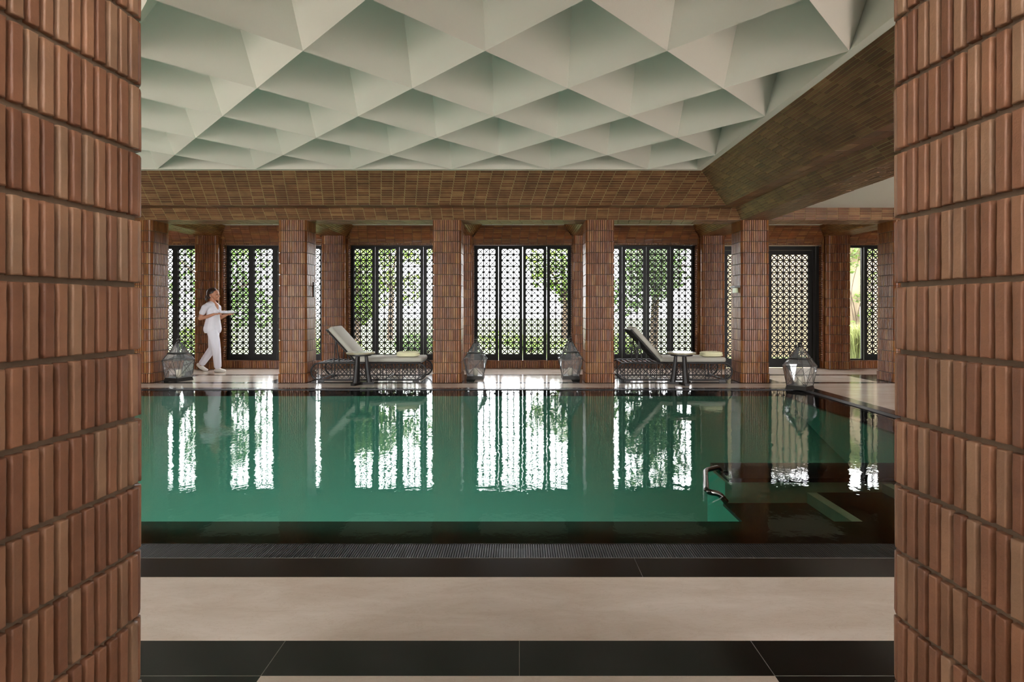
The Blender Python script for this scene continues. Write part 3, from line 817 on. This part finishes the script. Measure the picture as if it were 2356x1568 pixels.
# ------------------------------------------------------------------ sun loungers
def make_lounger():
    """origin at the head end, x along its length (0..1.86), y across (0..0.64)"""
    t = empty('sun_lounger')
    L = 1.86; z0, z1 = .028, .30; Rr = (z1 - z0) / 2
    for side, y in enumerate((0, .64)):
        m = MB()
        zc = (z0 + z1) / 2
        ring = []
        for k in range(13):
            a = PI / 2 + PI * k / 12; ring.append((Rr + Rr * math.cos(a), y, zc + Rr * math.sin(a)))
        for k in range(13):
            a = -PI / 2 + PI * k / 12; ring.append((L - Rr + Rr * math.cos(a), y, zc + Rr * math.sin(a)))
        m.tube(ring, .0145, 8, closed=True)
        ring2 = [(Rr + (p[0] - Rr) * .84 if p[0] < Rr else (L - Rr + (p[0] - L + Rr) * .84 if p[0] > L - Rr else p[0]), y, zc + (p[2] - zc) * .84) for p in ring]
        def inside(x):   # half height at x
            if x < Rr: return math.sqrt(max(0, Rr * Rr - (Rr - x) ** 2))
            if x > L - Rr: return math.sqrt(max(0, Rr * Rr - (x - L + Rr) ** 2))
            return Rr
        nb = 7; first = .115; pit = (L - 2 * first - .055) / (nb - 1)
        bars = []
        for k in range(nb):
            for q in (0, .055):
                x = first + k * pit + q; h = inside(x); m.tube([(x, y, zc - h), (x, y, zc + h)], .0075, 6); bars.append(x)
        # crossed cane between the bars
        def cross(xa, xb, n):
            w = (xb - xa) / n; hh = Rr * .84
            rows = 3; hz = 2 * hh / rows
            for dgn in (1, -1):
                for s in range(-rows, n):
                    a0 = max(0, s); a1 = min(n, s + rows)
                    if a1 <= a0: continue
                    if dgn == 1: p = (xa + a0 * w, y + .004, zc - hh + (a0 - s) * hz); q = (xa + a1 * w, y + .004, zc - hh + (a1 - s) * hz)
                    else: p = (xa + a0 * w, y - .004, zc + hh - (a0 - s) * hz); q = (xa + a1 * w, y - .004, zc + hh - (a1 - s) * hz)
                    m.tube([p, q], .0046, 5)
        for k in range(nb - 1): cross(bars[2 * k + 1], bars[2 * k + 2], 3)
        for (xa, xb) in ((.015, first), (L - first, L - .015)):
            for k in range(5):
                for sgn in (1, -1):
                    za = zc - .11 + k * .055
                    pa = Vector((xa, y, za)); pb = Vector((xb, y, za + sgn * .10))
                    pts = [pa.lerp(pb, f / 12) for f in range(13)]
                    pts = [p for p in pts if abs(p.z - zc) < inside(p.x) - .004]
                    if len(pts) > 1: m.tube([pts[0], pts[-1]], .004, 5)
        m.build('side_panel', M['rattan'], t)
    m = MB()
    for x in [.10 + .083 * k for k in range(21)]:
        m.tube([(x, .01, .297), (x, .63, .297)], .009, 6)
    for x in (.14, .62, 1.2, 1.72): m.tube([(x, 0, .045), (x, .64, .045)], .012, 8)
    m.tube([(.10, .05, .30), (1.77, .05, .30)], .012, 8); m.tube([(.10, .59, .30), (1.77, .59, .30)], .012, 8)
    m.build('deck_frame', M['rattan'], t)
    for x in (.16, 1.70):
        for y in (.0, .64):
            f = MB(); f.box(x - .05, x + .05, y - .014, y + .014, 0, .034); f.build('foot', M['rattan'], t)
    # reclined back: hinge at x=.72, rises towards the head
    hx, hz = .70, .315; ang = math.radians(48); Lb = .70
    dx, dz = -math.cos(ang), math.sin(ang); nx_, nz_ = math.sin(ang), math.cos(ang)
    P = lambda s, n, y: (hx + dx * s + nx_ * n, y, hz + dz * s + nz_ * n)
    m = MB()
    for y in (.045, .595): m.tube([P(0, 0, y), P(Lb, 0, y)], .0125, 8)
    m.tube([P(Lb, 0, .045), P(Lb, 0, .595)], .0125, 8)
    for s in (.0, .14, .28, .42, .56): m.tube([P(s, 0, .045), P(s, 0, .595)], .008, 6)
    for y in (.12, .19, .26, .33, .40, .47, .54): m.tube([P(0, -.006, y), P(Lb, -.006, y)], .005, 5)
    for k in range(5): m.tube([P(.14 * k, .004, .045), P(.14 * (k + 1), .004, .32)], .004, 5); m.tube([P(.14 * k, .004, .595), P(.14 * (k + 1), .004, .32)], .004, 5)
    m.build('backrest_frame', M['rattan'], t)
    for y in (.09, .55):
        m = MB(); a = P(.48, -.012, y); m.tube([a, (a[0] + .06, y, .302)], .011, 8); m.tube([a, (a[0] - .03, y, .302)], .008, 8); m.build('prop', M['rattan'], t)
    # cushions: rounded slabs
    def slab(name, x0, x1, y0, y1, z0_, z1_, frame=None):
        m = MB(); c = MB()
        nx2, ny2, r_ = 14, 8, (z1_ - z0_) / 2
        import itertools
        nu = 20
        # superellipse cross section swept along y with pinched ends
        cx_, cz_ = (x0 + x1) / 2, (z0_ + z1_) / 2; hx_, hz_ = (x1 - x0) / 2, (z1_ - z0_) / 2
        rings = []
        sec = []
        rc = hz_ * .75
        for (sx, sz) in ((1, 1), (-1, 1), (-1, -1), (1, -1)):
            a0 = {(1, 1): 0, (-1, 1): PI / 2, (-1, -1): PI, (1, -1): 1.5 * PI}[(sx, sz)]
            for k in range(5):
                a = a0 + PI / 2 * k / 4
                sec.append((sx * (hx_ - rc) + rc * math.cos(a), sz * (hz_ - rc) + rc * math.sin(a)))
        ysn = [(0, .0), (.008, .55), (.025, .9), (.05, 1.0)]
        prof_y = [(y0 + a, b) for a, b in ysn] + [(y1 - a, b) for a, b in reversed(ysn)]
        vs = []; n = len(sec)
        for (yy, sc_) in prof_y:
            for (sx, sz) in sec:
                k = hz_ * (1 - sc_)
                px = sx - math.copysign(min(k, abs(sx)), sx); pz = sz * max(sc_, .02)
                vs.append((cx_ + px, yy, cz_ + pz))
        if frame: vs = [frame(v) for v in vs]
        fs = []
        for i in range(len(prof_y) - 1):
            for j in range(n): fs.append((i * n + j, (i + 1) * n + j, (i + 1) * n + (j + 1) % n, i * n + (j + 1) % n))
        fs.append(tuple(range(n))); fs.append(tuple(reversed(range((len(prof_y) - 1) * n, len(prof_y) * n))))
        m.add(vs, fs, 0, True)
        return m.build(name, M['cushion'], t)
    slab('seat_cushion', .70, 1.79, .045, .595, .306, .388)
    slab('back_cushion', -.02, .67, .045, .595, .0, .085, frame=lambda v: P(v[0] + .03, v[2] + .0135, v[1]))
    for (x, z) in ((.71, .31), (1.73, .31)):
        m = MB(); m.tube([(x, .035, z), (x + .01, .0, z - .03), (x - .02, -.017, z - .07), (x - .03, -.016, z - .12)], .003, 5)
        m.tube([(x, .035, z), (x + .02, .0, z - .03), (x + .035, -.017, z - .06), (x + .02, -.016, z - .10)], .003, 5)
        m.build('tie', M['tie'], t)
    return t
lg = make_lounger(); lg['category'] = 'sun lounger'
place(lg, (-3.375, 8.80, 0), 0, 'dark rattan sun lounger with raised grey back, left of the two', 'rattan sun loungers between the columns')
lg2 = place(copy_tree(lg), (1.585, 8.80, 0), 0, 'dark rattan sun lounger with raised grey back, right of the two', 'rattan sun loungers between the columns')

def towel(x, y, z, w, d, h, label, seed):
    t = empty('folded_towel', (x, y, z), .05, label, 'towel', 'cream towels on the loungers')
    q = random.Random(seed)
    m = MB(); layers = 2
    for k in range(layers):
        n, mm = 28, 12; hh = h / layers * .66; zc = hh + k * (h - 2 * hh) / (layers - 1)
        ww = w / 2 * (1 - .03 * k); dd = d / 2 * (1 - .02 * k)
        vs = []; fs = []
        for i in range(mm + 1):
            th = PI * i / mm
            for j in range(n):
                ph = 2 * PI * j / n
                se = lambda v, p: math.copysign(abs(v) ** p, v)
                s = abs(math.sin(th)) ** .6
                vs.append((ww * s * se(math.cos(ph), .6) + q.uniform(-.002, .002), dd * s * se(math.sin(ph), .6) + q.uniform(-.002, .002), zc + hh * se(math.cos(th), .8) + q.uniform(-.002, .002)))
        for i in range(mm):
            for j in range(n): fs.append((i * n + j, (i + 1) * n + j, (i + 1) * n + (j + 1) % n, i * n + (j + 1) % n))
        m.add(vs, fs, 0, True)
    m.build('cloth', M['towel'], t)
    return t
towel(-1.84, 8.985, .390, .38, .25, .088, 'cream folded towel on the foot of the left sun lounger', 1)
towel(3.17, 8.985, .390, .36, .25, .088, 'cream folded towel on the foot of the right sun lounger', 2)

# ------------------------------------------------------------------ side tables
def make_table():
    t = empty('side_table')
    m = MB(); m.lathe([(0, .478), (.214, .478), (.218, .482), (.218, .500), (.214, .504), (0, .504)], n=48, smooth=False); m.build('tabletop', M['tabletop'], t)
    m = MB(); m.lathe([(0, .448), (.165, .448), (.170, .453), (.170, .478), (0, .478)], n=36, smooth=False); m.build('apron', M['tablewood'], t)
    for k, a in enumerate((-PI / 2 - .35, PI / 6 - .35, 5 * PI / 6 - .35)):
        m = MB(); ca, sa = math.cos(a), math.sin(a)
        p = [(.085, .45), (.10, .30), (.12, .12), (.135, .03)]
        m.tube([(r * ca, r * sa, z) for r, z in p], [.026, .032, .040, .046], 10)
        m.build('leg', M['tablewood'], t)
        m = MB(); m.bar((.02 * ca, .02 * sa, .018), (.20 * ca, .20 * sa, .018), .07, .036, (0, 0, 1)); m.build('foot', M['tablewood'], t)
    m = MB(); m.lathe([(0, .0), (.05, 0), (.05, .036), (0, .036)], n=16); m.build('hub', M['tablewood'], t)
    return t
tb = make_table(); tb['category'] = 'side table'
place(tb, (-2.485, 8.50, 0), 0, 'round stone-topped side table in front of the left sun lounger', 'round side tables by the loungers')
place(copy_tree(tb), (2.535, 8.50, 0), .5, 'round stone-topped side table in front of the right sun lounger', 'round side tables by the loungers')

# small fittings on the column flanks
t = empty('wall_fitting', (3.54, 8.80, 1.50), 0, 'dark bracket with pale box on the column flank by the right lounger', 'wall fitting')
m = MB(); m.box(-.09, .0, -.09, .10, .02, .05); m.build('bracket', M['lantern_metal'], t)
m = MB(); m.box(-.05, -.002, -.02, .10, -.06, .015); m.build('box', M['fixture'], t)
t = empty('wall_fitting', (-3.397, 8.98, 1.50), 0, 'small hooked fitting on the flank of the column left of the left lounger', 'wall fitting')
m = MB(); m.box(0, .012, -.03, .03, -.12, .12); m.build('plate', M['lantern_metal'], t)
m = MB(); m.tube(arcpts([(.012, 0, .06), (.06, 0, .06), (.06, 0, .0), (.10, 0, .0)], .02), .009, 8); m.build('hook', M['tray'], t)

# ------------------------------------------------------------------ woman walking
def remesh(o, vox, it=4):
    m = o.modifiers.new('remesh', 'REMESH'); m.mode = 'VOXEL'; m.voxel_size = vox; m.use_smooth_shade = True
    s = o.modifiers.new('smooth', 'SMOOTH'); s.factor = .5; s.iterations = it
PY = 10.14
wm = empty('person', (-5.715, PY, 0), 0, 'woman in white uniform walking right, carrying a white tray', 'person')
YN_ = -.15; YFa = .14      # near and far side of the body (her right is near the pool)
m = MB()
# skull, face, jaw
m.sphere((.005, 0, 1.455), .094, (1.06, .80, 1.05), 24, 16)
m.sphere((.052, 0, 1.405), .062, (.88, .86, 1.05), 20, 14)
m.sphere((.062, 0, 1.368), .036, (1.15, 1.05, .75), 16, 10)
m.chain([(.094, 0, 1.44), (.115, 0, 1.407)], [.010, .014], n=10)   # nose
m.sphere((.101, 0, 1.374), .011, (1, 1.9, .7)); m.sphere((.099, 0, 1.362), .010, (1, 1.7, .8))   # lips
m.sphere((.088, 0, 1.345), .020, (1, 1.2, .9))                      # chin
m.sphere((.080, -.03, 1.45), .014, (1, 1.6, .8)); m.sphere((.080, .03, 1.45), .014, (1, 1.6, .8)); m.sphere((.055, -.032, 1.40), .042); m.sphere((.055, .032, 1.40), .042)
for s in (-1, 1):
    m.sphere((-.005, s * .079, 1.42), .026, (.75, .35, 1.15)); m.sphere((-.012, s * .086, 1.43), .016, (.8, .4, 1.1))
m.chain([(-.005, 0, 1.39), (-.020, 0, 1.24)], [.051, .053], n=14)
m.chain([(.0, 0, 1.29), (.052, 0, 1.235), (.084, 0, 1.175)], [.050, .044, .018], n=12)   # skin in the neckline
# trunk
m.chain([(-.025, 0, 1.18), (-.02, 0, 1.02), (-.01, 0, .88)], [.075, .085, .095], (1, 1.15, 1))
# arms: near (right), far (left)
def arm(side, pts, rs): m.chain([(p[0], side + p[1], p[2]) for p in pts], rs)
arm(YN_, [(-.05, 0, 1.22), (-.085, -.03, 1.13), (-.125, -.045, 1.0)], [.040, .041, .036])
arm(YN_, [(-.125, -.045, 1.0), (-.02, -.02, 1.03), (.085, .02, 1.075)], [.036, .032, .023])
arm(YFa, [(-.0, 0, 1.22), (.0, .04, 1.12), (.02, .05, 1.0)], [.040, .040, .036])
arm(YFa, [(.02, .05, 1.0), (.12, .02, 1.045), (.19, -.02, 1.062)], [.036, .030, .023])
# hands: palms up beneath the tray, four fingers and a thumb each
for (hx_, hy, hz_, fy) in ((.085, -.13, 1.075, 1), (.19, .12, 1.064, -1)):
    m.chain([(hx_, hy, hz_), (hx_ + .055, hy + fy * .012, hz_ + .006)], [.024, .030], (1, 1, .55))
    for k in range(4):
        y = hy + fy * .012 + (k - 1.5) * .0175; Lf = (.058, .068, .064, .050)[k]
        x0 = hx_ + .075
        m.chain([(x0, y, hz_ + .008), (x0 + Lf * .55, y + fy * .003, hz_ + .006), (x0 + Lf, y + fy * .004, hz_ + .012)], [.0095, .0088, .0075], n=8, m=6)
    m.chain([(hx_ + .02, hy + fy * .028, hz_ + .004), (hx_ + .055, hy + fy * .052, hz_ + .014), (hx_ + .082, hy + fy * .058, hz_ + .026)], [.012, .0105, .009], n=8, m=6)
# legs inside the trousers, ankles and feet inside the shoes
FL = [(.0, -.06, .83), (.095, -.08, .42), (.135, -.08, .08)]
BL = [(-.01, .06, .83), (-.035, .075, .44), (-.27, .08, .12)]
m.chain(FL, [.062, .048, .033]); m.chain(BL, [.062, .048, .033])
m.chain([(.135, -.08, .08), (.12, -.08, .05), (.22, -.08, .032)], [.034, .03, .024])
m.chain([(-.27, .08, .12), (-.29, .08, .11), (-.20, .08, .035)], [.034, .03, .024])
bd = m.build('body', M['skin'], wm); remesh(bd, .0045, 3)
# hair
m = MB()
m.sphere((-.014, 0, 1.468), .100, (1.04, .84, 1.03), 24, 16)
m.sphere((-.045, 0, 1.435), .075, (.9, 1.0, 1.0), 20, 12)
m.chain([(-.10, 0, 1.425), (-.125, 0, 1.40), (-.13, 0, 1.345), (-.125, 0, 1.315)], [.028, .026, .020, .010])
h = m.build('hair', M['hair'], wm); remesh(h, .005, 3)
# keep the hair off the face: carve with a boolean-free trim, the cap sits behind x = .055
for vtx in h.data.vertices:
    if vtx.co.z < 1.50 and vtx.co.x > .045:
        vtx.co.x = .045 + (vtx.co.x - .045) * .15
    if vtx.co.z < 1.45 and vtx.co.x > -.01: vtx.co.x = -.01 + (vtx.co.x + .01) * .1
for s in (-1, 1):
    m = MB(); m.sphere((.090, s * .032, 1.434), .0085, (.8, 1.2, .7)); m.build('eye', M['eye'], wm)
    m = MB(); m.sphere((.002, s * .094, 1.402), .006); m.build('earring', M['tray'], wm)
# tunic
m = MB()
m.chain([(-.03, 0, 1.225), (-.012, 0, 1.14), (.0, 0, 1.04)], [.098, .108, .104], (1.0, 1.22, 1), 20, 12)
m.chain([(.0, 0, 1.04), (-.005, 0, .93), (-.012, 0, .80)], [.104, .122, .145], (1.0, 1.18, 1), 20, 12)
m.sphere((.055, -.05, 1.13), .062); m.sphere((.055, .05, 1.13), .062)
m.chain([(-.035, -.09, 1.240), (-.062, -.165, 1.20), (-.095, -.185, 1.105)], [.056, .055, .053], n=14)
m.chain([(-.01, .11, 1.235), (.0, .165, 1.20), (.0, .18, 1.105)], [.056, .055, .053], n=14)
m.chain([(-.03, -.10, 1.24), (-.025, .10, 1.24)], [.060, .060])
m.chain([(-.022, -.02, 1.27), (-.022, .02, 1.27)], [.058, .058])
tn = m.build('tunic', M['cotton'], wm); remesh(tn, .007, 5)
for vtx in tn.data.vertices:      # straight hem, open neck
    if vtx.co.z < .725: vtx.co.z = .725 + (vtx.co.z - .725) * .08
# trousers
m = MB()
m.chain([(0, -.03, .83), (0, .03, .83)], [.105, .105], (1, 1, .9), 18, 12)
m.chain([(.010, -.060, .80), (.065, -.070, .60), (.105, -.08, .42), (.13, -.08, .12)], [.098, .090, .074, .064], n=16)
m.chain([(-.02, .060, .80), (-.035, .070, .60), (-.055, .078, .43), (-.245, .08, .165)], [.104, .090, .074, .062], n=16)
tr_ = m.build('trousers', M['cotton'], wm); remesh(tr_, .007, 4)
for nm_, pts, rs in (('shoe', [(.098, -.08, .034), (.16, -.08, .040), (.235, -.08, .030), (.262, -.08, .026)], [.034, .040, .032, .024]),
                     ('shoe', [(-.325, .08, .125), (-.275, .08, .085), (-.205, .08, .038), (-.165, .08, .026)], [.034, .040, .034, .024])):
    m = MB(); m.chain(pts, rs, (1, .95, 1), 14, 10)
    if pts[0][0] > 0: m.chain([(.115, -.08, .05), (.135, -.08, .085)], [.036, .036])
    else: m.chain([(-.305, .08, .13), (-.27, .08, .135)], [.034, .036])
    s_ = m.build(nm_, M['shoe'], wm); remesh(s_, .005, 3)
# tray with folded cloths
ty = PY - .005
tx = -5.715 + .272
tr = empty('serving_tray', (tx, ty, 1.092), 0, 'oval white tray carried on the hands of the walking woman', 'tray')
m = MB(); m.lathe([(0, 0), (.105, 0), (.150, .016), (.148, .020), (.104, .006), (0, .006)], n=36); m.build('plate', M['tray'], tr)
for k, (dx, dz) in enumerate(((-.062, 0), (0, 0), (.062, 0))):
    q = empty('rolled_cloth', (tx + dx, ty, 1.099 + .022), 0, '%s of the three small white rolled cloths on the tray' % ('left', 'middle', 'right')[k], 'cloth', 'rolled cloths on the tray')
    m = MB(); m.tube([(0, -.085, 0), (0, -.08, 0), (0, .08, 0), (0, .085, 0)], [.016, .022, .022, .016], 14); m.build('roll', M['cotton'], q)

# ------------------------------------------------------------------ garden beyond the windows
m = MB(); m.box(-40, 40, 10.98, 60, -.3, -.06); o = m.build('lawn', M['lawn']); tag(o, kind='structure')
m = MB(); m.box(-40, 40, -30, -.96, -.3, -.06); o = m.build('terrace', M['marble']); tag(o, kind='structure')
q = random.Random(21)
def leaves(mb, c, rad, n, size, flat=1.0, surf=.55):
    for _ in range(n):
        while True:
            p = Vector((q.uniform(-1, 1), q.uniform(-1, 1), q.uniform(-1, 1)))
            if p.length < 1 and p.length > surf * q.random(): break
        p = Vector((p.x * rad[0], p.y * rad[1], p.z * rad[2])) + Vector(c)
        a = Vector((q.gauss(0, 1), q.gauss(0, 1), q.gauss(0, 1))).normalized(); b = a.orthogonal().normalized()
        s = size * q.uniform(.6, 1.3)
        mb.add([p - a * s, p - b * s * .45, p + a * s, p + b * s * .45], [(0, 1, 2, 3)], 0, False, q.random())
def tree(x, y, h, rad, label, mat, n=1600, size=.12):
    t = empty('garden_tree', (x, y, -.06), 0, label, 'tree', 'trees in the garden beyond the windows')
    m = MB(); m.tube([(0, 0, 0), (.06, 0, h * .4), (-.03, .05, h * .8)], [.14, .10, .05], 8)
    for k in range(5):
        a = k * 1.3; m.tube([(.02, 0, h * .45), (math.cos(a) * rad * .6, math.sin(a) * rad * .6, h * (.6 + .05 * k))], [.05, .02], 6)
    m.build('trunk', M['bark'], t)
    m = MB()
    for k in range(9):
        a = q.uniform(0, 2 * PI); rr = rad * q.uniform(.2, .7)
        leaves(m, (rr * math.cos(a), rr * math.sin(a) * .8, h * q.uniform(.32, 1.0)), (rad * .5, rad * .5, rad * .4), n // 9, size)
    m.build('crown', mat, t, tint=True)
def bush(x, y, w, h, label, mat, n=900, size=.07):
    t = empty('garden_bush', (x, y, -.06), 0, label, 'bush', 'bushes in the garden beyond the windows')
    m = MB()
    for k in range(6): m.tube([(0, 0, 0), (q.uniform(-w, w) * .5, q.uniform(-.2, .2), h * .7)], [.02, .008], 5)
    m.build('stems', M['bark'], t)
    m = MB()
    for k in range(5): leaves(m, (q.uniform(-w, w) * .5, q.uniform(-.15, .15), h * q.uniform(.3, .75)), (w * .5, w * .4, h * .35), n // 5, size)
    m.build('foliage', mat, t, tint=True)
tree(-9.6, 17.5, 3.6, 1.9, 'garden tree seen through the window at the left edge', M['leaf_b'])
tree(-5.0, 21.0, 4.4, 1.7, 'garden tree seen through the window right of the walking woman', M['leaf'])
tree(-4.7, 15.6, 3.1, .9, 'small garden tree seen through the window behind the left lounger', M['leaf'])
tree(1.6, 19.5, 3.6, 1.3, 'garden tree seen through the right half of the middle window', M['leaf'])
tree(3.9, 15.8, 4.2, 1.5, 'leafy garden tree seen through the window behind the right lounger', M['leaf_b'], 2200)
tree(7.2, 16.4, 4.6, 1.6, 'garden tree rising behind the cream garden wall', M['leaf_b'], 2200)
bush(-7.6, 13.2, .8, .8, 'low bush left of the walking woman outside the window', M['leaf'])
bush(-4.9, 14.0, .9, .6, 'low bush outside the window right of the walking woman', M['leaf'])
bush(-2.4, 14.6, 1.2, .7, 'low bush outside the window behind the left lounger', M['leaf_b'])
bush(.3, 15.4, 1.6, .6, 'low bush outside the middle window', M['leaf'])
bush(2.9, 13.6, .9, .8, 'low bush outside the window behind the right lounger', M['leaf'])
m = MB(); m.box(5.2, 14, 13.9, 14.15, -.06, 2.9); m.box(5.15, 14, 13.87, 14.18, 2.9, 2.98)
gw = m.build('garden_wall', M['garden_wall']); tag(gw, 'cream rendered garden wall seen through the open pane at the far right', 'wall')
t = empty('climbing_vine', (8.6, 13.86, 0), 0, 'leafy vine climbing the cream garden wall at the far right', 'vine')
m = MB()
for k in range(4):
    pts = []
    for s in range(14):
        z = s * .21; pts.append((-.15 + .12 * k + .13 * math.sin(z * 2.1 + k * 1.7), -.03 - .01 * k, z))
    m.tube(pts, [.016 - .0007 * s for s in range(14)], 6)
m.build('stems', M['bark'], t)
m = MB()
for (x, z, rx, rz, n) in ((0, 2.65, .75, .25, 420), (-.25, 2.3, .2, .25, 80), (.1, 1.45, .28, .16, 110), (.15, 1.0, .22, .2, 80), (-.2, .7, .2, .2, 60), (.35, 1.9, .15, .2, 40)):
    leaves(m, (x, -.12, z), (rx, .12, rz), n, .055)
m.build('foliage', M['leaf'], t, tint=True)
for k, (x, y) in enumerate(((7.9, 12.7), (8.75, 12.8), (9.6, 12.8))):
    t = empty('ornamental_grass', (x, y, -.06), 0, '%s tuft of pale ornamental grass below the cream garden wall' % ('left', 'middle', 'right')[k], 'grass', 'grass tufts below the garden wall')
    m = MB()
    for _ in range(420):
        a = q.uniform(0, 2 * PI); sp = q.uniform(.08, .38); hh = q.uniform(.45, .95); bx, by = q.uniform(-.1, .1), q.uniform(-.1, .1)
        p0 = Vector((bx, by, 0)); p1 = Vector((bx + math.cos(a) * sp * .4, by + math.sin(a) * sp * .4, hh * .8)); p2 = Vector((bx + math.cos(a) * sp, by + math.sin(a) * sp, hh))
        w_ = Vector((-math.sin(a), math.cos(a), 0)) * .006
        m.add([p0 - w_, p0 + w_, p1 + w_, p1 - w_, p2], [(0, 1, 2, 3), (3, 2, 4)], 0, False, q.random())
    m.build('blades', M['grassblade'], t, tint=True)

# ------------------------------------------------------------------ daylight
W = bpy.data.worlds.new('daylight'); bpy.context.scene.world = W; W.use_nodes = True
nt = W.node_tree; bg = nt.nodes['Background']
bg.inputs['Color'].default_value = (.97, .98, 1.0, 1); bg.inputs['Strength'].default_value = 28.0
sd = bpy.data.lights.new('sun', 'SUN'); sd.energy = 8; sd.angle = .02; sd.color = (1, .95, .86)
so = bpy.data.objects.new('sun', sd); col.objects.link(so)
so.rotation_euler = Vector((.25, .30, -1)).to_track_quat('-Z', 'Y').to_euler()
def portal(x, y, z, w, h, rx, rz=0):
    a = bpy.data.lights.new('window_portal', 'AREA'); a.shape = 'RECTANGLE'; a.size = w; a.size_y = h
    a.cycles.is_portal = True
    o = bpy.data.objects.new('window_portal', a); col.objects.link(o); o.location = (x, y, z); o.rotation_euler = (rx, 0, rz)
for i in range(7):
    portal(bayx(i), 10.97, 1.25, 1.95, 2.45, -PI / 2)
    if i not in (2, 4): portal(bayx(i), -.92, 1.25, PITCH - .48, RZ, PI / 2)
for a, b in SIDE:
    portal(XL - .26, (a + b) / 2, 1.23, b - a, 2.45, PI / 2, -PI / 2)
    portal(XR + .26, (a + b) / 2, 1.23, b - a, 2.45, PI / 2, PI / 2)

# ------------------------------------------------------------------ camera
cd = bpy.data.cameras.new('camera'); cam = bpy.data.objects.new('camera', cd); col.objects.link(cam)
cam.location = (0, 0, 1.2); cam.rotation_euler = (PI / 2, 0, 0)
cd.sensor_width = 36; cd.lens = 36 * 1250 / 2356
cd.shift_x = -17 / 2356; cd.shift_y = -77 / 2356
cd.clip_start = .05; cd.clip_end = 200
sc = bpy.context.scene
sc.camera = cam
sc.view_settings.view_transform = 'Standard'; sc.view_settings.look = 'None'; sc.view_settings.gamma = 1; sc.view_settings.use_curve_mapping = False
sc.view_settings.exposure = 0
